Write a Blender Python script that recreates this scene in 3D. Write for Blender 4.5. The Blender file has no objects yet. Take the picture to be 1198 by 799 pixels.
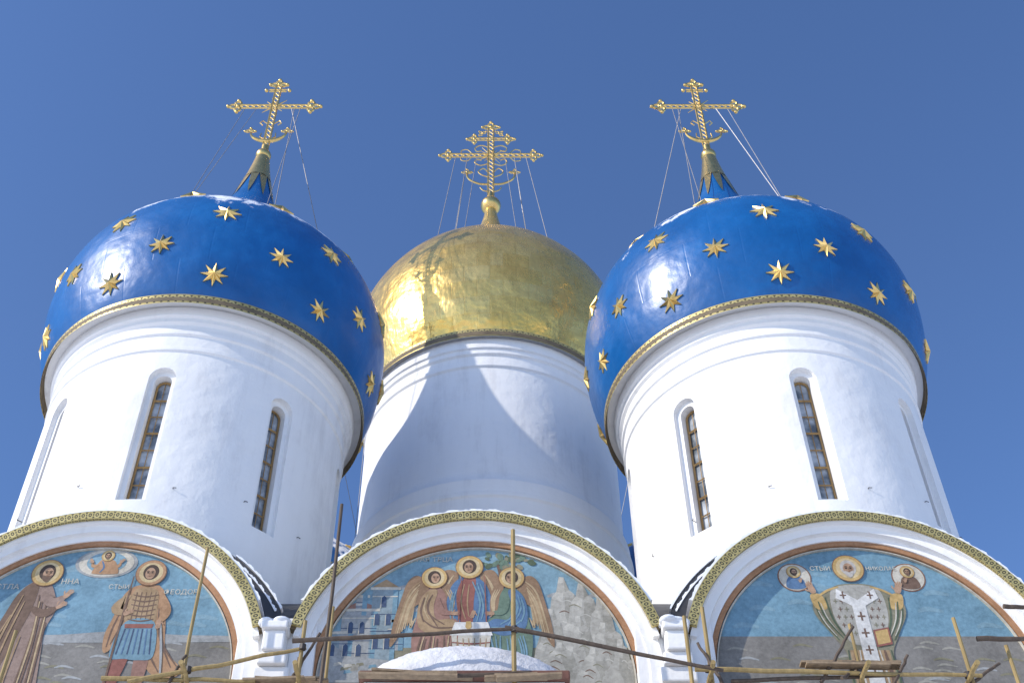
import bpy, bmesh, math, random
from mathutils import Vector, Matrix
random.seed(7)
D=24.0; H=1.6
sc=bpy.context.scene
sc.view_settings.view_transform='Standard'; sc.view_settings.look='None'; sc.view_settings.exposure=0
def W(x,y,z): return Vector((x*D,y*D,z*D+H))
SUN_AZ=62; SUN_EL=31
# ---------------------------------------------------------------- materials
def nt(name):
    m=bpy.data.materials.new(name); m.use_nodes=True
    t=m.node_tree; b=t.nodes['Principled BSDF']; return m,t,b
def N(t,typ,**k):
    n=t.nodes.new(typ)
    for a,v in k.items(): setattr(n,a,v)
    return n
def L(t,a,b): t.links.new(a,b)
def math_n(t,op,a,b=None,c=None):
    n=N(t,'ShaderNodeMath',operation=op)
    for i,v in enumerate((a,b,c)):
        if v is None: continue
        if isinstance(v,(int,float)): n.inputs[i].default_value=v
        else: L(t,v,n.inputs[i])
    return n.outputs[0]
def ramp(t,fac,stops):
    r=N(t,'ShaderNodeValToRGB'); L(t,fac,r.inputs[0])
    e=r.color_ramp.elements
    while len(e)<len(stops): e.new(0.5)
    for i,(p,c) in enumerate(stops):
        e[i].position=p; e[i].color=(*c,1) if len(c)==3 else c
    return r.outputs[0]
def noise(t,scale,detail=5,rough=.6,vec=None):
    n=N(t,'ShaderNodeTexNoise'); n.inputs['Scale'].default_value=scale; n.inputs['Detail'].default_value=detail; n.inputs['Roughness'].default_value=rough
    if vec is None:
        c=N(t,'ShaderNodeTexCoord'); vec=c.outputs['Object']
    L(t,vec,n.inputs['Vector']); return n.outputs['Fac']
def bump(t,b,h,strength,dist=.05,prev=None):
    n=N(t,'ShaderNodeBump'); n.inputs['Strength'].default_value=strength; n.inputs['Distance'].default_value=dist
    L(t,h,n.inputs['Height'])
    if prev is not None: L(t,prev,n.inputs['Normal'])
    L(t,n.outputs[0],b.inputs['Normal']); return n.outputs[0]
def mapv(t,s,coord='Object'):
    c=N(t,'ShaderNodeTexCoord'); m=N(t,'ShaderNodeMapping'); m.inputs['Scale'].default_value=s
    L(t,c.outputs[coord],m.inputs['Vector']); return m.outputs[0]
def simple(name,col,rough=.7,var=.18,scale=3,bs=.2,bd=.02,metal=0):
    m,t,b=nt(name); f=noise(t,scale)
    lo=tuple(c*(1-var) for c in col); hi=tuple(min(1,c*(1+var)) for c in col)
    L(t,ramp(t,f,[(.3,lo),(.7,hi)]),b.inputs['Base Color'])
    b.inputs['Roughness'].default_value=rough; b.inputs['Metallic'].default_value=metal
    bump(t,b,noise(t,scale*6),bs,bd); return m
def paint(name,col):
    m,t,b=nt(name); n1=noise(t,1.1,6,.65); n2=noise(t,9,5,.75)
    f=math_n(t,'ADD',math_n(t,'MULTIPLY',n1,.5),math_n(t,'MULTIPLY',n2,.5))
    g=sum(col)/3; col=tuple(c*.86+g*.14 for c in col)
    lo=tuple(c*.62 for c in col); hi=tuple(min(1,c*1.10+g*.08+.01) for c in col)
    L(t,ramp(t,f,[(.36,lo),(.64,hi)]),b.inputs['Base Color']); b.inputs['Roughness'].default_value=.8
    bump(t,b,noise(t,12),.25,.015); return m
def whitewash():
    m,t,b=nt('whitewashed_plaster')
    n1=noise(t,.35,6,.65); n2=noise(t,1,5,.7,mapv(t,(2.2,2.2,.25)))
    f=math_n(t,'ADD',math_n(t,'MULTIPLY',n1,.55),math_n(t,'MULTIPLY',n2,.45))
    L(t,ramp(t,f,[(.34,(.70,.685,.67)),(.48,(.83,.82,.80)),(.7,(.87,.86,.84))]),b.inputs['Base Color'])
    b.inputs['Roughness'].default_value=.85
    p=bump(t,b,noise(t,1.1,4,.5),.38,.16)
    bump(t,b,noise(t,6,5,.6),.24,.03,p); return m
def snowm():
    m,t,b=nt('snow'); b.inputs['Base Color'].default_value=(.84,.86,.89,1); b.inputs['Roughness'].default_value=.7
    bump(t,b,noise(t,3),.5,.08); return m
def blue():
    m,t,b=nt('blue_dome_paint')
    c=N(t,'ShaderNodeTexCoord'); sp=N(t,'ShaderNodeSeparateXYZ'); L(t,c.outputs['Object'],sp.inputs[0])
    col=ramp(t,noise(t,.5,6,.65),[(.3,(.003,.076,.25)),(.55,(.004,.102,.32)),(.75,(.009,.14,.40))])
    nz=noise(t,.9,8,.7); zz=math_n(t,'DIVIDE',math_n(t,'SUBTRACT',sp.outputs[2],1.290*D+H),.55)
    f=math_n(t,'ADD',zz,math_n(t,'MULTIPLY',math_n(t,'SUBTRACT',nz,.53),12))
    top=math_n(t,'LESS_THAN',sp.outputs[2],1.42*D+H)
    s=math_n(t,'MULTIPLY',math_n(t,'MINIMUM',math_n(t,'MAXIMUM',f,0),1),top)
    mx=N(t,'ShaderNodeMix',data_type='RGBA'); L(t,s,mx.inputs[0]); L(t,col,mx.inputs[6]); mx.inputs[7].default_value=(.8,.83,.88,1)
    L(t,mx.outputs[2],b.inputs['Base Color'])
    r=math_n(t,'ADD',math_n(t,'MULTIPLY',noise(t,1.3,5),.3),.2); r=math_n(t,'ADD',r,math_n(t,'MULTIPLY',s,.5)); L(t,r,b.inputs['Roughness'])
    b.inputs['Coat Weight'].default_value=.08; b.inputs['Coat Roughness'].default_value=.2
    br=N(t,'ShaderNodeTexBrick'); L(t,mapv(t,(1,1,1),'UV'),br.inputs['Vector'])
    br.inputs['Scale'].default_value=1; br.inputs['Brick Width'].default_value=1/20; br.inputs['Row Height'].default_value=.09; br.inputs['Mortar Size'].default_value=.001
    br.inputs['Mortar Smooth'].default_value=.6
    p=bump(t,b,br.outputs['Fac'],.15,-.02)
    p=bump(t,b,noise(t,.55,3,.5),.5,.25,p); bump(t,b,noise(t,3.5,3),.28,.03,p); return m
def gold(name='gilding',rough=.22,col=(.86,.58,.16)):
    m,t,b=nt(name); b.inputs['Metallic'].default_value=1
    L(t,ramp(t,noise(t,5,5),[(.3,tuple(c*.72 for c in col)),(.7,col)]),b.inputs['Base Color'])
    b.inputs['Roughness'].default_value=rough; bump(t,b,noise(t,14),.15,.01); return m
def golddome():
    m,t,b=nt('gilded_dome_sheets')
    uv=mapv(t,(1,1,1),'UV')
    br=N(t,'ShaderNodeTexBrick'); L(t,uv,br.inputs['Vector']); br.inputs['Scale'].default_value=1
    br.inputs['Brick Width'].default_value=1/36; br.inputs['Row Height'].default_value=.05; br.inputs['Mortar Size'].default_value=.0006; br.inputs['Bias'].default_value=0; br.inputs['Mortar Smooth'].default_value=1
    br.inputs['Color1'].default_value=(.96,.62,.17,1); br.inputs['Color2'].default_value=(1.0,.69,.23,1); br.inputs['Mortar'].default_value=(.80,.50,.14,1)
    mx=N(t,'ShaderNodeMix',data_type='RGBA',blend_type='MULTIPLY'); mx.inputs[0].default_value=1
    L(t,br.outputs['Color'],mx.inputs[6]); L(t,ramp(t,noise(t,.9,6,.7),[(.3,(.84,.78,.68)),(.6,(1,1,1))]),mx.inputs[7])
    c=N(t,'ShaderNodeTexCoord'); sp=N(t,'ShaderNodeSeparateXYZ'); L(t,c.outputs['Object'],sp.inputs[0])
    nz=noise(t,.9,8,.7); f=math_n(t,'ADD',math_n(t,'DIVIDE',math_n(t,'SUBTRACT',sp.outputs[2],1.700*D+H),.6),math_n(t,'MULTIPLY',math_n(t,'SUBTRACT',nz,.56),12))
    s=math_n(t,'MULTIPLY',math_n(t,'MULTIPLY',math_n(t,'MINIMUM',math_n(t,'MAXIMUM',f,0),1),.7),math_n(t,'LESS_THAN',sp.outputs[2],1.84*D+H))
    m2=N(t,'ShaderNodeMix',data_type='RGBA'); L(t,s,m2.inputs[0]); L(t,mx.outputs[2],m2.inputs[6]); m2.inputs[7].default_value=(.75,.76,.78,1)
    L(t,m2.outputs[2],b.inputs['Base Color']); L(t,math_n(t,'SUBTRACT',.80,math_n(t,'MULTIPLY',s,.8)),b.inputs['Metallic'])
    L(t,math_n(t,'ADD',math_n(t,'ADD',.14,math_n(t,'MULTIPLY',noise(t,1.5,5),.26)),math_n(t,'MULTIPLY',s,.4)),b.inputs['Roughness'])
    p=bump(t,b,br.outputs['Fac'],.15,-.02); p=bump(t,b,noise(t,.8,3,.5),.7,.2,p); p=bump(t,b,noise(t,1,3,.5,mapv(t,(5,5,.6))),.2,.08,p); bump(t,b,noise(t,3,4),.3,.05,p); return m
def filigree():
    m,t,b=nt('gilded_filigree')
    c=N(t,'ShaderNodeTexCoord'); sp=N(t,'ShaderNodeSeparateXYZ'); L(t,c.outputs['UV'],sp.inputs[0])
    u=math_n(t,'SUBTRACT',math_n(t,'FRACT',sp.outputs[0]),.5); v=math_n(t,'SUBTRACT',sp.outputs[1],.5)
    d=math_n(t,'SQRT',math_n(t,'ADD',math_n(t,'MULTIPLY',u,u),math_n(t,'MULTIPLY',v,v)))
    ring=math_n(t,'LESS_THAN',math_n(t,'ABSOLUTE',math_n(t,'SUBTRACT',d,.33)),.085)
    dot=math_n(t,'LESS_THAN',d,.11)
    dia=math_n(t,'LESS_THAN',math_n(t,'ABSOLUTE',math_n(t,'SUBTRACT',math_n(t,'ADD',math_n(t,'ABSOLUTE',u),math_n(t,'ABSOLUTE',v)),.62)),.06)
    bd=math_n(t,'GREATER_THAN',math_n(t,'ABSOLUTE',v),.42)
    g=math_n(t,'MAXIMUM',math_n(t,'MAXIMUM',ring,dot),math_n(t,'MAXIMUM',dia,bd))
    mx=N(t,'ShaderNodeMix',data_type='RGBA'); L(t,g,mx.inputs[0]); mx.inputs[6].default_value=(.07,.06,.03,1)
    L(t,ramp(t,noise(t,3),[(.3,(.50,.39,.14)),(.7,(.70,.57,.24))]),mx.inputs[7]); L(t,mx.outputs[2],b.inputs['Base Color'])
    L(t,math_n(t,'MULTIPLY',g,.5),b.inputs['Metallic']); b.inputs['Roughness'].default_value=.42
    bump(t,b,g,.8,.03); return m
def glass():
    m,t,b=nt('window_glass'); L(t,ramp(t,noise(t,1.6,3),[(.35,(.10,.12,.14)),(.62,(.50,.54,.58))]),b.inputs['Base Color']); b.inputs['Roughness'].default_value=.15; return m
def woodm(name,c):
    m,t,b=nt(name); f=noise(t,1,5,.6,mapv(t,(9,9,1.2)))
    L(t,ramp(t,f,[(.3,tuple(k*.55 for k in c)),(.7,c)]),b.inputs['Base Color']); b.inputs['Roughness'].default_value=.75; bump(t,b,f,.4,.01); return m
WHITE=whitewash(); SNOW=snowm(); BLUE=blue(); GOLD=gold(); GOLDX=gold('cross_gilding',.32,(.95,.66,.24)); GDOME=golddome(); FIL=filigree(); GLASS=glass()
STARG=gold('star_gilding',.38,(.95,.68,.26))
WOOD=woodm('window_frame_wood',(.42,.26,.10)); POLEY=woodm('yellow_scaffold_timber',(.42,.30,.12)); POLED=woodm('weathered_dark_timber',(.12,.085,.06)); PLANK=woodm('scaffold_plank',(.36,.26,.16))
ROOF=simple('dark_roof_metal',(.045,.043,.045),.5,.3,2); SOFF=simple('brown_soffit',(.16,.12,.07),.7,.3,2); IRON=simple('iron',(.05,.04,.035),.6); WIRE=simple('steel_cable',(.28,.27,.27),.5,metal=.5)
RUST=simple('rust_red_metal',(.16,.07,.045),.6,.3)
OLDSNOW=simple('wind_packed_snow',(.66,.66,.68),.8,.25,1.2,.6,.08)
# ---------------------------------------------------------------- mesh helpers
def setpar(o,p):
    if p: 
        o.parent=p; o.matrix_parent_inverse=Matrix.Translation(-Vector(p['wl']))
def empty(name,loc,parent=None):
    e=bpy.data.objects.new(name,None); e.empty_display_size=1; sc.collection.objects.link(e)
    e['wl']=tuple(loc); setpar(e,parent); e.location=loc; return e
def link(name,me,parent,loc=(0,0,0)):
    o=bpy.data.objects.new(name,me); sc.collection.objects.link(o); setpar(o,parent); o.location=loc; return o
def mesh(name,V,F,mats,uv=None,mi=None,smooth=False,sharp=35):
    me=bpy.data.meshes.new(name); me.from_pydata([tuple(v) for v in V],[],F)
    for m in (mats if isinstance(mats,list) else [mats]): me.materials.append(m)
    if uv is not None:
        l=me.uv_layers.new(name='UVMap'); i=0
        for f in uv:
            for q in f: l.data[i].uv=q; i+=1
    if mi is not None:
        for p,k in zip(me.polygons,mi): p.material_index=k
    if smooth:
        me.polygons.foreach_set('use_smooth',[True]*len(me.polygons))
        me.set_sharp_from_angle(angle=math.radians(sharp))
    me.update(); return me
def catmull(P,n=6,closed=False):
    out=[]; m=len(P)
    rng=range(m if closed else m-1)
    for i in rng:
        g=(lambda k:P[k%m]) if closed else (lambda k:P[max(0,min(m-1,k))])
        a,b,c,d=g(i-1),g(i),g(i+1),g(i+2)
        for j in range(n):
            t=j/n; out.append(tuple(.5*((2*b[k])+(-a[k]+c[k])*t+(2*a[k]-5*b[k]+4*c[k]-d[k])*t*t+(-a[k]+3*b[k]-3*c[k]+d[k])*t**3) for k in range(len(b))))
    if not closed: out.append(tuple(P[-1]))
    return out
def lathe(name,prof,mat,segs=128,ur=1.0,vr=None,smooth=True,wob=0,sharp=35,mis=None):
    V=[];F=[];UV=[]; MI=[]; n=len(prof)
    ln=[0]
    for i in range(1,n): ln.append(ln[-1]+math.dist(prof[i],prof[i-1]))
    for i,(r,z) in enumerate(prof):
        for j in range(segs):
            a=2*math.pi*j/segs
            k=1+wob*(math.sin(3*a+i*.21)*.5+math.sin(7*a-i*.37)*.3)
            V.append((r*k*D*math.sin(a),-r*k*D*math.cos(a),z*D+H))
    for i in range(n-1):
        for j in range(segs):
            j2=(j+1)%segs; F.append((i*segs+j,i*segs+j2,(i+1)*segs+j2,(i+1)*segs+j)); MI.append(mis[i] if mis else 0)
            u0=j/segs*ur;u1=(j+1)/segs*ur; v0=ln[i]/ln[-1];v1=ln[i+1]/ln[-1]
            UV.append([(u0,v0),(u1,v0),(u1,v1),(u0,v1)])
    return mesh(name,V,F,mat,UV,mi=MI,smooth=smooth,sharp=sharp)
class MB:
    def __init__(s): s.V=[];s.F=[];s.M=[]
    def box(s,c,d,mi=0,rot=None):
        b=len(s.V)
        for x in(-1,1):
            for y in(-1,1):
                for z in(-1,1):
                    p=Vector((x*d[0]/2,y*d[1]/2,z*d[2]/2))
                    if rot is not None: p=rot@p
                    s.V.append(p+Vector(c))
        for f in((0,1,3,2),(4,6,7,5),(0,4,5,1),(2,3,7,6),(0,2,6,4),(1,5,7,3)): s.F.append(tuple(b+i for i in f)); s.M.append(mi)
    def tube(s,P,r,mi=0,k=6,cap=True):
        P=[Vector(p) for p in P]; rs=r if isinstance(r,(list,tuple)) else [r]*len(P); b=len(s.V)
        for i,p in enumerate(P):
            t=(P[min(i+1,len(P)-1)]-P[max(i-1,0)]).normalized()
            a=t.cross(Vector((0,1,0))); 
            if a.length<.1: a=t.cross(Vector((1,0,0)))
            a.normalize(); c=t.cross(a)
            for j in range(k):
                q=2*math.pi*j/k; s.V.append(p+(a*math.cos(q)+c*math.sin(q))*rs[i])
        for i in range(len(P)-1):
            for j in range(k):
                j2=(j+1)%k; s.F.append((b+i*k+j,b+i*k+j2,b+(i+1)*k+j2,b+(i+1)*k+j)); s.M.append(mi)
        if cap:
            s.F.append(tuple(b+j for j in range(k))[::-1]); s.M.append(mi); e=b+(len(P)-1)*k; s.F.append(tuple(e+j for j in range(k))); s.M.append(mi)
    def ball(s,c,r,mi=0,u=12,v=8,sz=1):
        b=len(s.V)
        for i in range(v+1):
            th=math.pi*i/v
            for j in range(u):
                ph=2*math.pi*j/u; s.V.append(Vector(c)+Vector((math.sin(th)*math.cos(ph)*r,math.sin(th)*math.sin(ph)*r,math.cos(th)*r*sz)))
        for i in range(v):
            for j in range(u):
                j2=(j+1)%u; s.F.append((b+i*u+j,b+(i+1)*u+j,b+(i+1)*u+j2,b+i*u+j2)); s.M.append(mi)
    def build(s,name,mats,smooth=False): return mesh(name,s.V,s.F,mats,mi=s.M,smooth=smooth)
def arcprism(name,cx,cz,R0,R1,a0,a1,y0,y1,mat,n=96,ur=1,wob=0):
    V=[];F=[];UV=[]
    for i in range(n+1):
        t=i/n; a=math.radians(a0+(a1-a0)*t); w=wob*(math.sin(i*.9)*.5+math.sin(i*2.3)*.3+random.uniform(-.3,.3))
        for (R,y) in((R0,y0),(R1+w,y0),(R1+w,y1),(R0,y1)):
            V.append(W(cx+R*math.cos(a),y,cz+R*math.sin(a)))
    for i in range(n):
        for k in range(4):
            k2=(k+1)%4; F.append((i*4+k,i*4+k2,(i+1)*4+k2,(i+1)*4+k)); u0=i/n*ur;u1=(i+1)/n*ur
            UV.append([(u0,0),(u0,1),(u1,1),(u1,0)])
    F.append((3,2,1,0)); UV.append([(0,0)]*4); F.append(tuple(n*4+k for k in range(4))); UV.append([(0,0)]*4)
    me=mesh(name,V,F,mat,UV)
    bm=bmesh.new(); bm.from_mesh(me); bmesh.ops.recalc_face_normals(bm,faces=bm.faces); bm.to_mesh(me); bm.free()
    me.polygons.foreach_set('use_smooth',[True]*len(me.polygons)); me.set_sharp_from_angle(angle=math.radians(35))
    return me
def wbox(name,x0,x1,y0,y1,z0,z1,mat,parent,bev=0):
    m=MB(); a=W(x0,y0,z0); b=W(x1,y1,z1); m.box((a+b)/2,b-a); o=link(name,m.build(name,mat),parent)
    if bev:
        q=o.modifiers.new('b','BEVEL'); q.width=bev; q.segments=2
    return o
# ---------------------------------------------------------------- cathedral
CATH=empty('orthodox_cathedral',(0,D*1.5,0))
AX=[-.382,-.0155,.348]; CZ=.596; RM=.151; G0=-H/D
YC=1.195; XT=[-.376,.352]; YM=1.56; XM=-.005
ZROOF=.66
wbox('nave_walls',-.585,.552,1.004,2.12,G0,ZROOF-.02,WHITE,CATH)
for i in range(3):
    cx=AX[i]; n='bay%d_'%(i+1)
    side=(i!=1)
    link(n+'tympanum_backing',arcprism(n+'tb',cx,CZ,.001,.165,-2,182,1.004,1.03,WHITE),CATH)
    link(n+'archivolt_inner',arcprism(n+'ai',cx,CZ,RM,.1575,-14,194,.994,1.02,WHITE),CATH)
    link(n+'archivolt_outer',arcprism(n+'ao',cx,CZ,.1573,.170,-14,194,.988,1.021,WHITE),CATH)
    link(n+'archivolt_crown',arcprism(n+'ac',cx,CZ,.1655,.1715,12,168,.983,1.022,WHITE),CATH)
    link(n+'filigree_cornice',arcprism(n+'fc',cx,CZ,.1668,.1762,15,165,.979,.9825,FIL,ur=66),CATH)
    link(n+'cornice_top',arcprism(n+'ct',cx,CZ,.1712,.1766,14,166,.9828,1.03,SOFF),CATH)
    link(n+'cornice_snow',arcprism(n+'cs',cx,CZ,.1768,.1795,24,156,.981,1.025,SNOW,n=140,wob=.0016),CATH)
    R=.197 if side else .1765
    link(n+'vault_roof',arcprism(n+'vr',cx,CZ,R-.006,R,12 if side else 0,168 if side else 180,1.031,2.12,ROOF),CATH)
    if side:
        for k,RR in enumerate((.1985,.1925)):
            a0,a1=(28,52) if i==0 else (128,152)
            link(n+'roof_snow_seam_%d'%k,arcprism('s',cx,CZ,RR,RR+.0018,a0,a1,1.026,1.034,SNOW,wob=.0012,n=40),CATH)
        link(n+'roof_verge',arcprism('rv',cx,CZ,.178,.1972,12,168,1.027,1.0305,ROOF),CATH)
for j,yy in enumerate((1.195,1.56,1.925)):
    V=[];F=[];n=40
    for k in range(n+1):
        a=math.pi*k/n
        for x in(-.59,.557): V.append(W(x,yy+.1765*math.cos(a),CZ+.1765*math.sin(a)))
    F=[(2*k,2*k+1,2*k+3,2*k+2) for k in range(n)]+[tuple(range(0,2*n+2,2)),tuple(range(1,2*n+2,2))]
    link('cross_vault_roof_%d'%j,mesh('cv',V,F,ROOF),CATH)
px=[AX[0]-.182,(AX[0]+AX[1])/2,(AX[1]+AX[2])/2,AX[2]+.182]
for k,x in enumerate(px):
    wbox('pilaster_%d'%k,x-.031,x+.031,.9885,1.003,G0,CZ-.012,WHITE,CATH,.03)
    wbox('spandrel_%d'%k,x-.036,x+.036,.9905,1.02,CZ-.04,.655,WHITE,CATH,.02)
    for q,(w,y,z0,z1) in enumerate(((.026,.983,.585,.600),(.021,.978,.600,.612),(.016,.974,.612,.632),(.0195,.970,.632,.640))):
        wbox('impost_%d_%d'%(k,q),x-w/1.6,x+w/1.6,y,.99,z0,z1,WHITE,CATH,.04)
    m=MB(); c=W(x,.978,.6415); 
    for q in range(6): m.ball(c+Vector((random.uniform(-.22,.22),random.uniform(-.1,.15),0)),random.uniform(.14,.22),sz=.5)
    link('impost_snow_%d'%k,m.build('is',SNOW,True),CATH)
for i in range(3):
    wbox('string_course_%d'%i,AX[i]-.15,AX[i]+.15,.996,1.003,.38,.388,WHITE,CATH,.03)
    for s in(-.055,.055):
        m=MB(); x=AX[i]+s
        a=W(x-.012,1.0,.2); b=W(x+.012,1.003,.33); m.box((a+b)/2,b-a,0); m.tube([W(x-.014,.999,.2),W(x-.014,.999,.33),W(x,.999,.345),W(x+.014,.999,.33),W(x+.014,.999,.2)],.06,1)
        link('wall_window_%d'%i,m.build('ww',[GLASS,WHITE]),CATH)
# ---------------------------------------------------------------- towers
def arch_cut(w,z0,z1,r0,r1,phi,n=10):
    pts=[(-w,z0),(w,z0)]+[(w*math.cos(math.pi*k/n),z1-w+w*math.sin(math.pi*k/n)) for k in range(n+1)]
    er=Vector((math.sin(phi),-math.cos(phi),0)); et=Vector((math.cos(phi),math.sin(phi),0)); V=[]
    for r in(r0,r1):
        for (s,z) in pts: V.append((er*r+et*s)*D+Vector((0,0,z*D+H)))
    m=len(pts); F=[tuple(range(m))[::-1],tuple(range(m,2*m))]+[(k,(k+1)%m,m+(k+1)%m,m+k) for k in range(m)]
    return V,F
def drum_mesh(name,R,z0,z1,wins,segs=256):
    V=[];n=segs
    rows=[z0,z1]
    for z in rows:
        for j in range(n):
            a=2*math.pi*j/n; V.append((R*D*math.sin(a),-R*D*math.cos(a),z*D+H))
    F=[(j,(j+1)%n,n+(j+1)%n,n+j) for j in range(n)]+[tuple(range(n))[::-1],tuple(range(n,2*n))]
    me=mesh(name,V,F,WHITE); o=link('tmp',me,None)
    cut=[]
    for (w,a,b,depth,e) in (((.0155,.812,1.004,.007,0),(.0098,.818,.997,.024,0)) if wins else ()):
        CV=[];CF=[]
        for phi in wins:
            v,f=arch_cut(w,a,b,R-depth,R+.02,math.radians(phi)); k=len(CV); CV+=v; CF+=[tuple(q+k for q in g) for g in f]
        cm=mesh('cut',CV,CF,WHITE); bm=bmesh.new(); bm.from_mesh(cm); bmesh.ops.recalc_face_normals(bm,faces=bm.faces); bm.to_mesh(cm); bm.free()
        co=link('cut',cm,None); md=o.modifiers.new('b','BOOLEAN'); md.object=co; md.operation='DIFFERENCE'; md.solver='EXACT'; cut.append(co)
    bpy.context.view_layer.update()
    res=bpy.data.meshes.new_from_object(o.evaluated_get(bpy.context.evaluated_depsgraph_get())); res.name=name
    bpy.data.objects.remove(o)
    for c in cut: bpy.data.objects.remove(c)
    return res
WPH=[0,45,90,135,180,225,270,315]
RD=.184
DRUM=drum_mesh('side_drum',RD,.60,1.098,WPH)
SIDE=catmull([(.2035,1.100),(.2110,1.118),(.2190,1.145),(.2245,1.178),(.2262,1.212),(.2225,1.250),(.2090,1.290),(.1850,1.326),(.1500,1.360),(.1130,1.394),(.0790,1.434),(.0540,1.480),(.0370,1.53),(.0240,1.585),(.0150,1.632),(.0105,1.664)],5)
DOME=lathe('side_dome',SIDE,BLUE,160,wob=.003)
RIMB=lathe('rim_filigree',[(.2062,1.0905),(.2068,1.1045)],FIL,192,ur=150)
RIMS=lathe('rim_soffit',[(.184,1.0965),(.1905,1.0965),(.1905,1.0985),(.2030,1.1005),(.2040,1.1000),(.2050,1.0935),(.2066,1.0935),(.2066,1.1050),(.2030,1.1060)],[WHITE,SOFF],192,mis=[0,0,0,1,1,1,1,1])
MOULD=lathe('drum_mouldings',[(.1838,1.030),(.1862,1.032),(.1862,1.037),(.1845,1.039),(.1845,1.056),(.187,1.058),(.187,1.063),(.185,1.065),(.185,1.074),(.1885,1.077),(.1885,1.083),(.192,1.0845),(.194,1.0955),(.184,1.0958)],WHITE,192,sharp=20)
def star_mesh(prof,z,r,phi,n=8,h=.0055):
    best=min(range(len(prof)),key=lambda i:abs(prof[i][1]-z)); 
    def at(t):
        i=best; p=Vector(prof[i]); rem=abs(t); st=1 if t>0 else -1
        while rem>0 and 0<=i+st<len(prof):
            q=Vector(prof[i+st]); d=(q-p).length
            if d>=rem: p=p+(q-p)*(rem/d); rem=0
            else: rem-=d; p=q; i+=st
        i=max(1,min(len(prof)-2,i)); tg=(Vector(prof[i+1])-Vector(prof[i-1])).normalized(); return p,Vector((tg.y,-tg.x))
    V=[]
    def put(s,t,off):
        p,nr=at(t); rr=p.x; a=phi+s/prof[best][0]; rr+=nr.x*off; zz=p.y+nr.y*off
        return (rr*D*math.sin(a),-rr*D*math.cos(a),zz*D+H)
    V.append(put(0,0,h)); m=2*n
    for off in(0,1):
        for k in range(2*n):
            a=math.pi*k/n+math.pi/2; q=r if k%2==0 else r*.42
            V.append(put(q*math.cos(a),q*math.sin(a),-.003 if off else (.0016 if k%2==0 else .001)))
    F=[(0,1+k,1+(k+1)%m) for k in range(m)]+[(1+k,1+m+k,1+m+(k+1)%m,1+(k+1)%m) for k in range(m)]
    return V,F
SV=[];SF=[]
for row,(z,r,off) in enumerate(((1.135,.0165,22.6),(1.180,.017,4.6),(1.246,.018,22.6),(1.322,.017,4.6))):
    for k in range(10):
        v,f=star_mesh(SIDE,z+random.uniform(-.002,.002),r*random.uniform(.95,1.06),math.radians(off+36*k+random.uniform(-1,1))); b=len(SV); SV+=v; SF+=[tuple(b+i for i in g) for g in f]
STARS=mesh('gilded_stars',SV,SF,STARG)
bm=bmesh.new(); bm.from_mesh(STARS); bmesh.ops.recalc_face_normals(bm,faces=bm.faces); bm.to_mesh(STARS); bm.free()
m=MB()
for phi in WPH:
    a=math.radians(phi); er=Vector((math.sin(a),-math.cos(a),0)); et=Vector((math.cos(a),math.sin(a),0))
    def q(s,z,r): return (er*r+et*s)*D+Vector((0,0,z*D+H))
    R0=RD-.0185; b=len(m.V); w=.0098
    pts=[(-w,.818),(w,.818)]+[(w*math.cos(math.pi*k/8),.997-w+w*math.sin(math.pi*k/8)) for k in range(9)]
    for p in pts: m.V.append(q(p[0],p[1],R0))
    m.F.append(tuple(range(b,b+len(pts)))); m.M.append(0)
    fr=[(-w*.86,.8195),(w*.86,.8195)]+[(w*.86*math.cos(math.pi*k/8),.996-w+w*.86*math.sin(math.pi*k/8)) for k in range(9)]; fr.append(fr[0])
    m.tube([q(p[0],p[1],R0+.002) for p in fr],.034,1,6)
    for k in range(1,7):
        z=.8195+k*.0245; m.tube([q(-w*.86,z,R0+.0022),q(w*.86,z,R0+.0022)],.026 if k%2 else .04,1,4)
    m.tube([q(0,.82,R0+.0018),q(0,.994,R0+.0018)],.012,1,4)
WINM=m.build('drum_windows',[GLASS,WOOD])
m=MB()
for k in range(13):
    a=math.radians(11+27.7*k+random.uniform(-6,6)); z=.826+random.uniform(-.006,.012); er=Vector((math.sin(a),-math.cos(a),0))
    p=er*(RD*D)+Vector((0,0,z*D+H)); et=Vector((math.cos(a),math.sin(a),0))
    m.tube([p-er*.1,p+er*.05,p+er*.06+et*.08],.012,0,5)
HOOK=m.build('iron_hooks',IRON)
def prof_r(z,prof=SIDE):
    for i in range(len(prof)-1):
        if prof[i][1]<=z<=prof[i+1][1]:
            t=(z-prof[i][1])/(prof[i+1][1]-prof[i][1]); return prof[i][0]*(1-t)+prof[i+1][0]*t
    return prof[-1][0]
SLV=lathe('neck_gilding',[(prof_r(z)+.0012,z) for z in (1.600,1.61,1.625,1.64,1.655,1.664)],GOLDX,48)
NV=[];NF=[]
for k in range(10):
    a0=2*math.pi*k/10; zs=[1.601,1.58,1.555,1.53]
    for i,z in enumerate(zs):
        hw=(math.pi/10)*(1-i/3.0)*.95
        for s in(-1,1):
            a=a0+s*hw; r=(prof_r(z)+.0014)*D; NV.append((r*math.sin(a),-r*math.cos(a),z*D+H))
    b=k*8
    for i in range(3): NF.append((b+2*i,b+2*i+1,b+2*i+3,b+2*i+2))
NLEAF=mesh('neck_leaves',NV,NF,GOLDX)
def P0(x,z,y=0): return Vector((x*D,y*D,z*D+H))
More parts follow.
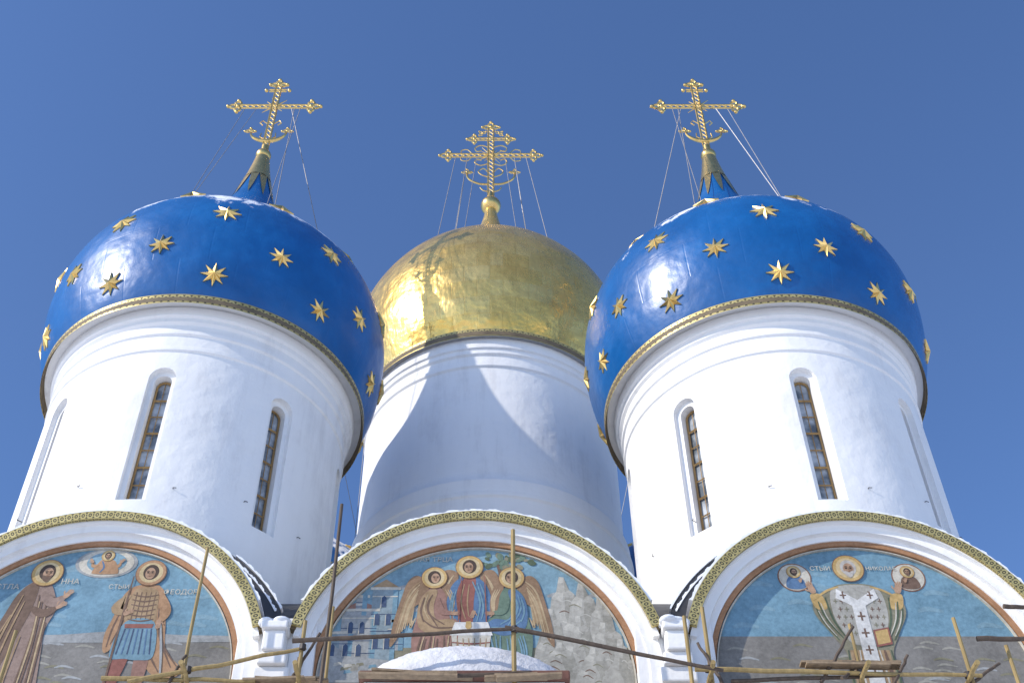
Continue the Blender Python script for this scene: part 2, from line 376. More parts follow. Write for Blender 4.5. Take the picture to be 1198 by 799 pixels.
def trefoil(m,x,z,dx,dz,s,r=.0022*24):
    for (ax,az) in((dx,dz),(-dz,dx),(dz,-dx)):
        cx=x+ax*s; cz=z+az*s; n=10
        m.tube([P0(cx+s*.62*math.cos(2*math.pi*k/n),cz+s*.62*math.sin(2*math.pi*k/n)) for k in range(n+1)],r,0,5,False)
        m.ball(P0(cx+ax*s*.95,cz+az*s*.95),r*1.6,u=8,v=6)
    m.ball(P0(x,z),s*.4*D,u=10,v=6)
def lattice(m,x0,z0,x1,z1,w,cells,r):
    d=Vector((x1-x0,z1-z0)); l=d.length; d/=l; nrm=Vector((-d.y,d.x))
    f=lambda t,s:P0(x0+d.x*t*l+nrm.x*s*w,z0+d.y*t*l+nrm.y*s*w)
    for s in(-1,1): m.tube([f(0,s),f(1,s)],r,0,6)
    for k in range(cells):
        m.tube([f(k/cells,-1),f((k+1)/cells,1)],r*.6,0,4); m.tube([f(k/cells,1),f((k+1)/cells,-1)],r*.6,0,4)
m=MB(); r=.0016*D
m.ball(P0(0,1.674),.0125*D,u=24,v=16); m.tube([P0(0,1.655),P0(0,1.70)],.006*D,0,12)
lattice(m,0,1.69,0,1.886,.0048,16,r)
lattice(m,-.062,1.8185,.062,1.8185,.0045,12,r)
for x,dx in((-.063,-1),(.063,1)): trefoil(m,x,1.8185,dx,0,.0085)
trefoil(m,0,1.886,0,1,.0075)
lattice(m,-.015,1.868,.015,1.868,.003,3,r*.9)
for s in(-1,1): m.ball(P0(s*.02,1.868),.0035*D,u=10,v=6)
for k in range(12):
    a=math.radians(15+30*k)
    l=.027 if k%2 else .02
    m.tube([P0(.007*math.cos(a),1.8185+.007*math.sin(a)),P0(l*math.cos(a),1.8185+l*math.sin(a))],[r*.9,r*.35],0,5)
m.tube([P0(.030*math.sin(math.radians(t)),1.742-.026*math.cos(math.radians(t))) for t in range(-88,89,8)],[ (.0012+.0024*math.cos(math.radians(t)))*D for t in range(-88,89,8)],0,6)
for s in(-1,1):
    trefoil(m,s*.031,1.744,0,1,.0045,.0014*D)
    m.tube([P0(s*.004,1.765),P0(s*.014,1.775),P0(s*.018,1.768),P0(s*.013,1.762)],r*.7,0,5)
    m.tube([P0(s*.004,1.72),P0(s*.013,1.728),P0(s*.012,1.738)],r*.7,0,5)
SCROSS=m.build('gilded_cross',GOLDX,True)
m=MB(); r=.0018*D
m.ball(P0(0,2.012),.0205*D,u=28,v=18); m.tube([P0(0,2.03),P0(0,2.055)],[.009*D,.005*D],0,12)
lattice(m,0,2.045,0,2.292,.006,18,r); lattice(m,-.09,2.187,.09,2.187,.0055,15,r)
for x,dx in((-.091,-1),(.091,1)): trefoil(m,x,2.187,dx,0,.0095)
trefoil(m,0,2.292,0,1,.0095)
lattice(m,-.034,2.247,.034,2.247,.004,6,r*.9)
for s in(-1,1):
    trefoil(m,s*.036,2.247,s,0,.008); trefoil(m,s*.018,2.268,s*.7,.7,.0055,.0013*D)
    for (sz) in(1,-1):
        m.tube(catmull([P0(s*.006,2.187+sz*.03),P0(s*.022,2.187+sz*.036),P0(s*.034,2.187+sz*.026),P0(s*.030,2.187+sz*.014),P0(s*.02,2.187+sz*.018)],5),r*.8,0,5)
        m.tube(catmull([P0(s*.04,2.187+sz*.006),P0(s*.05,2.187+sz*.02),P0(s*.062,2.187+sz*.018),P0(s*.064,2.187+sz*.008)],5),r*.7,0,5)
    m.tube(catmull([P0(s*.003,2.085),P0(s*.025,2.087),P0(s*.045,2.102),P0(s*.05,2.122),P0(s*.04,2.128)],6),[r*1.3]*25,0,6)
    trefoil(m,s*.05,2.126,0,1,.0055,.0013*D)
    m.tube(catmull([P0(s*.006,2.11),P0(s*.02,2.118),P0(s*.026,2.13),P0(s*.016,2.14),P0(s*.008,2.13)],5),r*.8,0,5)
    m.tube(catmull([P0(s*.006,2.06),P0(s*.016,2.064),P0(s*.022,2.074)],5),r*.8,0,5)
for k in range(16):
    a=math.radians(11.25+22.5*k); l=.034 if k%2 else .024
    m.tube([P0(.008*math.cos(a),2.187+.008*math.sin(a)),P0(l*math.cos(a),2.187+l*math.sin(a))],[r*.8,r*.3],0,5)
CCROSS=m.build('central_gilded_cross',GOLDX,True)

def tower(x,y,name,mirror,srot):
    T=empty(name,W(x,y,0),CATH)
    def add(n,me,rz=0):
        o=bpy.data.objects.new(n,me); sc.collection.objects.link(o); o.parent=T; o.location=(0,0,-T['wl'][2]); o.rotation_euler=(0,0,math.radians(rz)); return o
    for n,me in(('drum',DRUM),('rim_filigree',RIMB),('rim_soffit',RIMS),('drum_mouldings',MOULD),('drum_windows',WINM),('iron_hooks',HOOK),('neck_gilding',SLV),('neck_leaves',NLEAF),('cross',SCROSS)): add(n,me)
    add('dome',DOME,srot*4); add('dome_stars',STARS,srot)
    m=MB()
    for (bx,bz,az,rr) in((-.03,1.812,-95,.172),(-.05,1.81,-40,.12),(.035,1.81,35,.105),(.045,1.812,25,.14),(.03,1.812,120,.17)):
        a=math.radians(az)*mirror; zz=None
        for i in range(len(SIDE)-1,0,-1):
            if SIDE[i][0]>=rr: zz=SIDE[i][1]; break
        m.tube([P0(bx*mirror,bz),Vector((rr*D*math.sin(a),-rr*D*math.cos(a),zz*D+H))],.015,0,4)
    add('cross_stay_cables',m.build('cables',WIRE))
tower(XT[0],YC,'tower_west',1,-11.5); tower(XT[1],YC,'tower_east',-1,10.5)
tower(XT[0],1.925,'tower_rear_west',1,3); tower(XT[1],1.925,'tower_rear_east',-1,-8)
T=empty('central_tower',W(XM,YM,0),CATH); 
def addc(n,me):
    o=bpy.data.objects.new(n,me); sc.collection.objects.link(o); o.parent=T; o.location=(0,0,-T['wl'][2]); return o
addc('drum',lathe('cdrum',[(.214,.60),(.214,1.085),(.2165,1.088),(.2165,1.094),(.2135,1.097),(.2135,1.118),(.2125,1.12),(.208,1.128),(.2055,1.14),(.2055,1.345),(.2085,1.348),(.2085,1.354),(.2065,1.356),(.2065,1.370),(.210,1.373),(.210,1.381),(.213,1.383),(.213,1.402),(.20,1.402)],WHITE,192,sharp=20))
addc('base_moulding',lathe('cb',[(.214,1.03),(.2162,1.032),(.2162,1.037),(.214,1.039)],WHITE,192,sharp=20))
CP=catmull([(.2190,1.411),(.2290,1.440),(.2385,1.480),(.2440,1.525),(.2435,1.575),(.2350,1.625),(.2150,1.675),(.1840,1.722),(.1430,1.764),(.1010,1.803),(.0660,1.845),(.0400,1.890),(.0240,1.932),(.0150,1.97),(.0110,2.0)],5)
addc('gilded_dome',lathe('gd',CP,GDOME,180,wob=.003))
addc('rim_filigree',lathe('crf',[(.2210,1.400),(.2216,1.415)],FIL,192,ur=160))
addc('rim_soffit',lathe('crs',[(.20,1.4065),(.213,1.4065),(.2180,1.4090),(.2188,1.4085),(.2198,1.4015),(.2214,1.4015),(.2214,1.4155),(.2185,1.4165)],[WHITE,SOFF],192,mis=[0,0,1,1,1,1,1]))
addc('cross',CCROSS)
m=MB()
for (bx,az,rr) in((-.075,-50,.135),(-.05,-35,.12),(-.03,-20,.14),(.03,20,.14),(.05,35,.12),(.075,50,.145),(-.05,-130,.12),(.05,130,.12)):
    a=math.radians(az); zz=max(p[1] for p in CP if p[0]>=rr); m.tube([P0(bx,2.18),Vector((rr*D*math.sin(a),-rr*D*math.cos(a),zz*D+H))],.017,0,4)
m.tube([Vector((-.2*D,-.07*D,z*D+H)) for z in(1.37,.8)],.012,0,4)
addc('cross_stay_cables',m.build('cables',WIRE))
# ---------------------------------------------------------------- murals
PM={}
def pc(key,c):
    if key not in PM: PM[key]=paint('paint_'+key,c)
    return PM[key]
COL=dict(sky=(.14,.31,.41),sky2=(.18,.34,.42),grd=(.22,.205,.18),olive=(.24,.22,.13),skin=(.46,.26,.14),skin2=(.34,.18,.09),hair=(.07,.04,.025),halo=(.56,.35,.09),haloL=(.62,.46,.21),edge=(.26,.11,.05),
 ochre=(.40,.25,.11),brown=(.18,.10,.06),pink=(.31,.20,.15),rose=(.33,.16,.11),orange=(.46,.24,.10),red=(.30,.09,.06),blue=(.07,.17,.32),dblue=(.04,.08,.17),cyan=(.14,.29,.37),green=(.13,.21,.14),dgreen=(.08,.12,.06),cream=(.58,.53,.42),white=(.66,.64,.59),gray=(.34,.35,.34),bgray=(.24,.32,.35),lrock=(.50,.47,.39),drock=(.33,.31,.25),mrock=(.41,.385,.32),wing=(.30,.17,.08),wing2=(.50,.35,.17),border=(.44,.20,.07),beard=(.52,.47,.41))
class Mural:
    def __init__(s,cx): s.cx=cx; s.V=[];s.F=[];s.M=[];s.mats=[]; s.cnt=0
    def mi(s,k):
        m=pc(k,COL[k])
        if m not in s.mats: s.mats.append(m)
        return s.mats.index(m)
    def poly(s,P,k,lay,smooth=False,n=5):
        if smooth: P=catmull(P,n,True)
        b=len(s.V); s.cnt+=1
        y=1.0-(lay*.004+ (s.cnt%40)*.00008)/D
        for (x,z) in P:
            rr=math.hypot(x,max(z,0)); 
            if rr>.985: x*=.985/rr; z*=.985/rr
            s.V.append(W(s.cx+x*RM,y,CZ+z*RM))
        s.F.append(tuple(range(b,b+len(P)))); s.M.append(s.mi(k))
    def disc(s,x,z,r,k,lay,sx=1,rot=0):
        c,q=math.cos(rot),math.sin(rot)
        s.poly([(x+r*sx*math.cos(a)*c-r*math.sin(a)*q,z+r*sx*math.cos(a)*q+r*math.sin(a)*c) for a in [2*math.pi*i/28 for i in range(28)]],k,lay)
    def stroke(s,P,w,k,lay,n=5):
        if len(P)>2: P=catmull(P,n)
        m=len(P); Lf=[];Rt=[]
        for i,p in enumerate(P):
            a=P[max(0,i-1)];b=P[min(m-1,i+1)]; d=Vector((b[0]-a[0],b[1]-a[1])); d.normalize(); ww=w*(.35+.65*math.sin(math.pi*min(max((i+.5)/m,.08),.92)))
            Lf.append((p[0]-d.y*ww,p[1]+d.x*ww)); Rt.append((p[0]+d.y*ww,p[1]-d.x*ww))
        s.poly(Lf+Rt[::-1],k,lay)
    def head(s,x,z,r,turn=0,beard=None,halo='halo',hair='hair',lay=9):
        if halo: s.disc(x,z,r*1.05,'edge',lay); s.disc(x,z,r,halo,lay+1); s.disc(x,z,r*.8,'haloL',lay+1.3)
        h=r*.60; x2=x; 
        s.disc(x2,z+h*.06,h*1.02,hair,lay+2,.86)
        if beard: s.disc(x2+turn*h*.1,z-h*.55,h*.62,beard,lay+2.3,.8)
        fx=x2+turn*h*.14; s.disc(fx,z-h*.12,h*.78,'skin',lay+3,.72)
        s.disc(fx-turn*h*.2+h*.22,z-h*.2,h*.4,'skin2',lay+3.2,.55)
        if beard:
            s.poly([(fx-h*.5,z-h*.35),(fx-h*.2,z-h*.45),(fx+h*.2,z-h*.45),(fx+h*.5,z-h*.35),(fx+h*.35,z-h*.95),(fx,z-h*1.25),(fx-h*.35,z-h*.95)],beard,lay+3.5,True,3)
        for e in(-1,1):
            s.disc(fx+e*h*.24+turn*h*.06,z-h*.02,h*.1,'hair',lay+4,1.3); s.stroke([(fx+e*h*.08+turn*h*.06,z+h*.14),(fx+e*h*.26+turn*h*.06,z+h*.2),(fx+e*h*.42+turn*h*.06,z+h*.12)],h*.045,'hair',lay+4,3)
        s.stroke([(fx+turn*h*.1,z+h*.1),(fx+turn*h*.17,z-h*.2),(fx+turn*h*.05,z-h*.28)],h*.05,'skin2',lay+4,3)
        s.stroke([(fx-h*.14+turn*h*.07,z-h*.47),(fx+turn*h*.07,z-h*.5),(fx+h*.14+turn*h*.07,z-h*.47)],h*.05,'edge',lay+4.2,3)
    def hand(s,x,z,a,sz=.03,lay=9,k='skin'):
        c,q=math.cos(a),math.sin(a); T=lambda u,v:(x+(u*c-v*q)*sz,z+(u*q+v*c)*sz)
        s.poly([T(-.3,-.3),T(.5,-.38),T(.75,0),T(.5,.38),T(-.3,.3)],k,lay,True,3)
        for f,l in((-.28,.7),(-.09,.85),(.1,.82),(.28,.65)):
            s.stroke([T(.5,f),T(.5+l*.6,f*1.15),T(.5+l,f*1.1-.05)],sz*.09,k,lay+.3,3)
        s.stroke([T(.0,.3),T(.25,.62),T(.5,.75)],sz*.1,k,lay+.3,3)
    def text(s,body,x,z,size,k='cream',lay=6,rot=0):
        c=bpy.data.curves.new('inscription','FONT'); c.body=body; c.size=size*RM*D; c.align_x='CENTER'; c.align_y='CENTER'; c.extrude=.001; c.materials.append(pc(k,COL[k]))
        o=bpy.data.objects.new('inscription',c); sc.collection.objects.link(o); setpar(o,CATH)
        p=W(s.cx+x*RM,1.0-lay*.004/D-.002/D,CZ+z*RM); o.location=p; o.rotation_euler=(math.radians(90),rot,0)
    def base(s,bg,gz,gk):
        s.poly([(-1,-.3),(1,-.3)]+[(math.cos(math.pi*i/60),math.sin(math.pi*i/60)) for i in range(61)],bg,0)
        s.poly([(-.985,-.3),(.985,-.3)]+[(.985*math.cos(t),.985*math.sin(t)) for t in [math.asin(gz/.985)*i/8 for i in range(9)]]+[(-.985*math.cos(t),.985*math.sin(t)) for t in [math.asin(gz/.985)*i/8 for i in range(8,-1,-1)]],gk,1)
    def finish(s,name):
        link(name,mesh(name,s.V,s.F,s.mats,mi=s.M),CATH)
        link(name+'_border',arcprism('bd',s.cx,CZ,RM*.966,RM*.999,-14,194,.9955,1.0,pc('border',COL['border'])),CATH)
        link(name+'_border_line',arcprism('bl',s.cx,CZ,RM*.952,RM*.960,-14,194,.9972,1.0,pc('cream',COL['cream'])),CATH)
M=Mural(AX[1]); M.base('sky2',.22,'olive')
for i in range(14):
    x=random.uniform(-.6,.7); z=random.uniform(.5,.85)*(1-.3*abs(x)); M.stroke([(x,z),(x+.06,z+.015),(x+.14,z)],.016,random.choice(['sky','gray','bgray']),.6)
for (x0,z0,x1,z1,k) in((-.94,.08,-.76,.34,'bgray'),(-.84,.1,-.62,.5,'gray'),(-.66,.1,-.5,.66,'bgray'),(-.76,.45,-.69,.6,'gray'),(-.55,.2,-.45,.42,'gray')):
    M.poly([(x0,z0),(x1,z0),(x1,z1),(x0,z1)],k,2)
    M.poly([(x1-.03,z0),(x1,z0),(x1,z1),(x1-.03,z1)],'cyan',2.5)
    M.poly([(x0-.015,z1-.02),(x1+.015,z1-.02),(x1+.015,z1),(x0-.015,z1)],'cream',3); M.stroke([(x0,z1-.07),(x1,z1-.07)],.005,'cream',3)
    for q in range(3):
        zz=z0+(z1-z0)*(.2+.22*q); M.stroke([(x0,zz),(x1,zz)],.003,'dblue',3)
M.poly([(-.665,.66),(-.58,.72),(-.495,.66)],'ochre',3); M.poly([(-.855,.5),(-.73,.56),(-.605,.5)],'rose',1.8)
for (x,z) in((-.80,.2),(-.72,.2),(-.78,.36),(-.71,.36),(-.62,.25),(-.55,.25),(-.62,.42),(-.55,.42),(-.585,.55),(-.88,.2)):
    M.poly([(x-.014,z-.04),(x+.014,z-.04),(x+.014,z+.03),(x,z+.045),(x-.014,z+.03)],'dblue',4); M.stroke([(x-.018,z-.045),(x-.018,z+.035)],.003,'cream',4.5)
M.poly([(-.96,.1),(-.9,.26),(-.78,.16),(-.6,.14),(-.45,.12),(-.42,-.02),(-.96,-.02)],'gray',3)
for i in range(14):
    x=random.uniform(-.9,-.5); z=random.uniform(0,.14); M.poly([(x,z),(x+.05,z+.012),(x+.045,z+.03),(x+.005,z+.025)],random.choice(['lrock','drock','olive','cyan']),4)
def crag(bx,w,z0,z1,lay):
    tip=bx+w*.45
    Lp=[(bx,z0),(bx+w*.10,z0+(z1-z0)*.35),(bx+w*.20,z0+(z1-z0)*.42),(bx+w*.27,z0+(z1-z0)*.72),(bx+w*.36,z0+(z1-z0)*.80),(tip-.01,z1)]
    Rp=[(tip+.02,z1-.005),(bx+w*.60,z0+(z1-z0)*.82),(bx+w*.70,z0+(z1-z0)*.76),(bx+w*.78,z0+(z1-z0)*.45),(bx+w*.90,z0+(z1-z0)*.38),(bx+w,z0)]
    M.poly(Lp+Rp,'mrock',lay)
    M.poly([Rp[0],Rp[1],Rp[2],Rp[3],Rp[4],Rp[5],(bx+w*.62,z0),(bx+w*.58,z0+(z1-z0)*.3),(bx+w*.5,z0+(z1-z0)*.5),(bx+w*.52,z0+(z1-z0)*.75)],'drock',lay+.1)
    for (i,j) in((0,2),(2,4)):
        a=Lp[i+1];b=Lp[i+2]; M.poly([a,b,(b[0]+w*.13,b[1]-.015),(a[0]+w*.20,a[1]-.035),(a[0]+.004,a[1]-.012)],'lrock',lay+.2)
        a=Rp[i+1];b=Rp[i+2] if i+2<6 else Rp[5]; M.poly([a,(a[0]-w*.1,a[1]-.02),(a[0]-w*.08,a[1]-.05),(b[0]-w*.03,b[1]-.03),b],'mrock',lay+.2)
    M.poly([Lp[5],Rp[0],(tip+.015,z1-.045),(tip-.02,z1-.05)],'lrock',lay+.2)
    for q in range(5):
        zz=z0+(z1-z0)*(.1+.14*q); xx=bx+w*random.uniform(.2,.5); M.stroke([(xx,zz),(xx+w*.1,zz+.012),(xx+w*.22,zz-.01)],.004,random.choice(['lrock','brown','olive']),lay+.3)
M.poly([(.34,-.02),(.36,.2),(.44,.48),(.52,.56),(.72,.5),(.86,.3),(.97,.04),(.95,-.02)],'drock',2)
for (bx,w,z0,z1,l) in((.38,.34,.18,.74,2.2),(.50,.34,.18,.69,2.6),(.64,.28,.14,.58,3.0),(.34,.26,.08,.50,3.4),(.50,.28,.08,.45,3.8),(.66,.26,.04,.40,4.2),(.80,.17,.02,.28,4.5),(.36,.32,-.04,.26,4.8),(.58,.28,-.05,.22,5.1),(.74,.24,-.05,.15,5.4)): crag(bx,w,z0,z1,l)
M.stroke([(.13,.6),(.15,.75),(.12,.86)],.012,'brown',2.5); M.stroke([(.14,.74),(.2,.8),(.26,.82)],.008,'brown',2.5)
for i in range(60):
    a=random.uniform(0,6.28); q=random.uniform(0,.11); M.disc(.17+q*1.7*math.cos(a),.855+q*.65*math.sin(a),random.uniform(.009,.02),random.choice(['green','dgreen','olive']),3+.01*i,1.5,a)
def mirx(P,f): return [(-.053-x,z) if f else (x,z) for (x,z) in P]
for f in(False,True):
    X=lambda x:(-.053-x) if f else x; robe,mant,ln=('green','blue','cyan') if f else ('rose','ochre','brown')
    M.poly(mirx([(-.31,.68),(-.38,.745),(-.44,.70),(-.48,.56),(-.52,.38),(-.53,.22),(-.47,.32),(-.43,.44),(-.38,.52),(-.32,.56)],f),'wing',6,True)
    for k in range(9): M.stroke(mirx([(-.36-.004*k,.70-.022*k),(-.435+.003*k,.60-.03*k),(-.51+.016*k,.27+.02*k)],f),.006,random.choice(['wing2','wing2','ochre']),6.5)
    M.poly(mirx([(-.22,.68),(-.16,.66),(-.135,.54),(-.15,.42),(-.2,.5)],f),'wing',6,True)
    for k in range(3): M.stroke(mirx([(-.2+.015*k,.64),(-.165+.01*k,.56),(-.165+.006*k,.46)],f),.005,'wing2',6.5)
    M.poly(mirx([(-.30,.645),(-.355,.57),(-.375,.43),(-.40,.28),(-.385,.12),(-.36,.03),(-.2,.03),(-.15,.12),(-.11,.28),(-.085,.35),(-.13,.42),(-.18,.48),(-.2,.6),(-.24,.655)],f),robe,7,True)
    M.poly(mirx([(-.31,.63),(-.36,.55),(-.37,.42),(-.34,.34),(-.22,.3),(-.12,.34),(-.09,.36),(-.16,.42),(-.25,.42),(-.27,.52),(-.25,.63)],f),mant,8,True)
    for P in([(-.34,.3),(-.36,.18),(-.34,.06)],[(-.31,.28),(-.33,.18),(-.31,.05)],[(-.28,.3),(-.29,.18),(-.27,.05)],[(-.24,.28),(-.25,.16),(-.25,.05)],[(-.2,.3),(-.2,.18),(-.22,.06)],[(-.14,.3),(-.16,.18),(-.18,.1)],[(-.33,.58),(-.35,.48),(-.33,.4)],[(-.3,.56),(-.3,.46),(-.2,.38)],[(-.28,.6),(-.31,.5),(-.24,.36)],[(-.34,.42),(-.26,.36),(-.14,.36)]): M.stroke(mirx(P,f),.006,ln,9)
    for P in([(-.32,.3),(-.345,.18),(-.32,.06)],[(-.26,.3),(-.27,.17),(-.26,.06)],[(-.17,.3),(-.18,.2),(-.2,.1)],[(-.31,.6),(-.33,.5),(-.3,.42)]): M.stroke(mirx(P,f),.005,'cyan' if f else 'wing2',9)
    M.stroke(mirx([(-.25,.58),(-.22,.48),(-.15,.46)],f),.022,robe,9.3); M.hand(X(-.15),.46,math.pi if f else 0,.035,10)
    M.poly(mirx([(-.42,.03),(-.14,.03),(-.14,-.02),(-.42,-.02)],f),'drock',6)
    for q in(-.33,-.24): M.poly(mirx([(q-.02,.035),(q+.045,.035),(q+.04,.06),(q-.01,.07)],f),'skin',10,True,3)
    M.stroke(mirx([(-.12,.2),(-.11,.5),(-.1,.74)],f),.004,'red',11)
    M.head(X(-.273),.727,.080,-1 if f else 1)
M.poly([(-.12,.75),(-.2,.79),(-.245,.7),(-.25,.55),(-.22,.45),(-.16,.55)],'wing',4,True); M.poly([(.02,.75),(.10,.79),(.145,.7),(.15,.55),(.12,.45),(.06,.55)],'wing',4,True)
for s in(-1,1):
    for k in range(5): M.stroke([(-.05+s*(.10+.01*k),.75-.02*k),(-.05+s*(.15+.006*k),.66-.03*k),(-.05+s*(.17+.004*k),.5+.015*k)],.005,'wing2',5)
M.poly([(-.10,.73),(-.165,.66),(-.195,.52),(-.20,.38),(.10,.38),(.10,.52),(.065,.66),(0,.73)],'blue',5.5,True); M.poly([(-.08,.73),(-.13,.6),(-.1,.4),(-.03,.38),(-.02,.55),(-.01,.73)],'red',6,True)
for P in([(-.03,.7),(.02,.55),(.0,.4)],[(.02,.68),(.06,.55),(.06,.42)],[(-.15,.62),(-.17,.5),(-.16,.42)],[(.0,.69),(.04,.52),(.03,.42)],[(-.13,.64),(-.155,.52),(-.14,.42)]): M.stroke(P,.006,'cyan',7)
for P in([(-.08,.68),(-.1,.55),(-.07,.42)],[(-.05,.68),(-.06,.55),(-.05,.44)]): M.stroke(P,.005,'ochre',7)
M.hand(-.02,.47,-1.9,.035,8); M.head(-.05,.81,.086,-.6)
M.poly([(-.135,.395),(.07,.395),(.10,.30),(-.165,.30)],'white',11.5); M.poly([(-.155,.30),(.09,.30),(.07,.12),(-.135,.12)],'cream',11); M.stroke([(-.15,.25),(-.03,.24),(.085,.25)],.006,'red',12)
for q in range(6): M.stroke([(-.12+.036*q,.28),(-.11+.033*q,.2),(-.115+.034*q,.13)],.004,'ochre',12)
M.poly([(-.065,.40),(-.035,.40),(-.03,.36),(-.04,.345),(-.045,.33),(-.03,.32),(-.075,.32),(-.06,.33),(-.06,.345),(-.07,.36)],'halo',13)
M.poly([(-.2,.12),(.15,.12),(.2,.0),(-.25,.0)],'ochre',5)
M.text('СТАЯ ТРЦА',-.30,.87,.05); 
M.finish('trinity_mural')
def clouds(M,n,zmin=.35,zmax=.9):
    for i in range(n):
        x=random.uniform(-.85,.75); z=random.uniform(zmin,zmax)*(1-.35*x*x); M.stroke([(x,z),(x+.06,z+.02),(x+.16,z)],.018,'sky2',.6)
def ground(M):
    for i in range(40):
        x=random.uniform(-.9,.85); z=random.uniform(-.1,.26); M.stroke([(x,z),(x+.05,z+.012),(x+.12,z-.005)],.008,random.choice(['drock','gray','olive']),1.6)
M=Mural(AX[0]); M.base('sky',.30,'grd'); clouds(M,16); ground(M)
M.poly([(-.9,.3),(-.6,.34),(-.2,.31),(.2,.335),(.6,.31),(.93,.3),(.93,.26),(-.9,.26)],'gray',2,True)
M.disc(.03,.845,.115,'gray',2,1.75); M.disc(.03,.845,.105,'cream',3,1.7); M.disc(.03,.85,.08,'sky2',4,1.6)
M.poly([(-.05,.78),(-.02,.85),(.0,.87),(.06,.87),(.09,.85),(.12,.78),(.1,.76),(-.03,.76)],'orange',5,True); M.stroke([(.0,.86),(.02,.81),(.0,.77)],.006,'blue',5.5); M.head(.03,.90,.042,0,'brown',lay=6); M.hand(-.06,.85,2.2,.025,9); M.hand(.125,.85,.9,.025,9); M.stroke([(-.02,.83),(-.05,.82),(-.06,.85)],.012,'orange',6); M.stroke([(.08,.83),(.11,.82),(.125,.85)],.012,'orange',6)
x=-.34
M.poly([(x-.06,.70),(x-.13,.62),(x-.17,.45),(x-.24,.2),(x-.27,-.1),(x-.27,-.28),(x+.16,-.28),(x+.15,-.1),(x+.12,.15),(x+.10,.35),(x+.13,.5),(x+.07,.66),(x+.02,.70)],'pink',5,True)
M.poly([(x-.07,.69),(x-.14,.6),(x-.19,.42),(x-.27,.15),(x-.30,-.1),(x-.28,-.28),(x-.1,-.28),(x-.12,0),(x-.06,.3),(x-.02,.5),(x-.02,.68)],'brown',6,True)
M.poly([(x-.2,.4),(x-.36,.25),(x-.52,.05),(x-.5,-.28),(x-.25,-.28),(x-.2,.1)],'cyan',4,True)
for k in range(5): M.stroke([(x-.22-.03*k,.32-.05*k),(x-.3-.03*k,.1-.02*k),(x-.3-.035*k,-.2)],.006,'blue' if k%2 else 'gray',4.5)
for P in([(x+.0,.6),(x+.03,.3),(x+.0,-.2)],[(x+.03,.55),(x+.05,.2),(x+.04,-.2)],[(x+.06,.55),(x+.07,.25),(x+.08,-.2)],[(x+.09,.4),(x+.1,.1),(x+.12,-.2)],[(x-.04,.3),(x-.06,0),(x-.05,-.25)],[(x-.12,.5),(x-.17,.2),(x-.2,-.2)],[(x-.08,.55),(x-.12,.3),(x-.15,0)],[(x-.1,.6),(x-.15,.35),(x-.2,.05)],[(x-.14,.45),(x-.21,.15),(x-.24,-.2)]): M.stroke(P,.006,'ochre' if P[0][0]<x-.02 else 'brown',8)
for P in([(x+.015,.55),(x+.035,.25),(x+.02,-.2)],[(x+.075,.5),(x+.085,.2),(x+.1,-.2)]): M.stroke(P,.006,'wing2',8)
M.stroke([(x+.02,.6),(x+.1,.54),(x+.16,.58)],.035,'pink',8.5); M.hand(x+.17,.59,.9,.045,9); M.stroke([(x-.02,.5),(x+.06,.46),(x+.13,.5)],.03,'brown',8.6); M.hand(x+.14,.51,.6,.045,9)
M.head(x+.01,.765,.098,.8,'brown')
x=.335
M.poly([(x+.04,.66),(x+.12,.6),(x+.16,.4),(x+.2,.2),(x+.32,.06),(x+.22,.0),(x+.1,.08),(x+.02,.3)],'orange',4,True)
M.poly([(x-.07,.67),(x-.14,.6),(x-.17,.45),(x-.2,.3),(x-.17,.18),(x-.06,.3),(x+.06,.3),(x+.12,.45),(x+.12,.6),(x+.06,.67)],'orange',5,True)
M.poly([(x-.07,.64),(x-.1,.5),(x-.08,.38),(x+.08,.38),(x+.09,.5),(x+.06,.64)],'ochre',6,True)
M.poly([(x-.09,.4),(x+.09,.4),(x+.13,.16),(x+.04,.13),(x-.04,.14),(x-.14,.16)],'cyan',6,True); M.poly([(x-.09,.385),(x+.09,.385),(x+.085,.355),(x-.085,.355)],'red',7)
for k in range(7): M.stroke([(x-.08+.027*k,.35),(x-.1+.034*k,.17)],.005,'blue' if k%2 else 'dblue',7)
for k in range(6):
    M.stroke([(x-.08,.60-.036*k),(x,.585-.036*k),(x+.08,.60-.036*k)],.005,'brown',7)
for k in range(5): M.stroke([(x-.06+.03*k,.62),(x-.06+.03*k,.42)],.003,'brown',7)
M.poly([(x-.1,.17),(x-.02,.17),(x-.05,0),(x-.09,-.15),(x-.1,-.28),(x-.17,-.28),(x-.15,-.1)],'red',5.5,True); M.poly([(x+.02,.17),(x+.1,.17),(x+.1,0),(x+.08,-.15),(x+.1,-.28),(x+.02,-.28),(x+.03,-.1)],'rose',5.5,True)
M.stroke([(x-.1,.6),(x-.17,.5),(x-.11,.46)],.03,'ochre',7.5); M.hand(x-.1,.46,.5,.04,9); M.stroke([(x+.1,.6),(x+.15,.48),(x+.12,.4)],.03,'orange',7.5); M.hand(x+.12,.4,-1.6,.04,9)
M.stroke([(x-.13,-.2),(x-.12,.3),(x-.105,.74)],.007,'brown',8); M.stroke([(x+.13,.4),(x+.17,.2),(x+.2,.0)],.008,'gray',8)
for P in([(x+.1,.5),(x+.14,.3),(x+.25,.08)],[(x+.06,.3),(x+.1,.18),(x+.18,.05)],[(x+.12,.45),(x+.17,.25),(x+.29,.08)],[(x-.13,.5),(x-.16,.35),(x-.17,.22)],[(x-.1,.42),(x-.12,.34),(x-.15,.24)]): M.stroke(P,.006,'brown',5.4)
M.head(x,.765,.095,-.4,None,halo='orange')
M.text('СТЛА',-.56,.66,.055); M.text('ННА',-.17,.70,.055); M.text('СТЫИ',.15,.66,.045); M.text('ФЕОДОР',.55,.62,.05)
M.finish('saints_mural')
M=Mural(AX[2]); M.base('sky',.30,'grd'); clouds(M,16); ground(M)
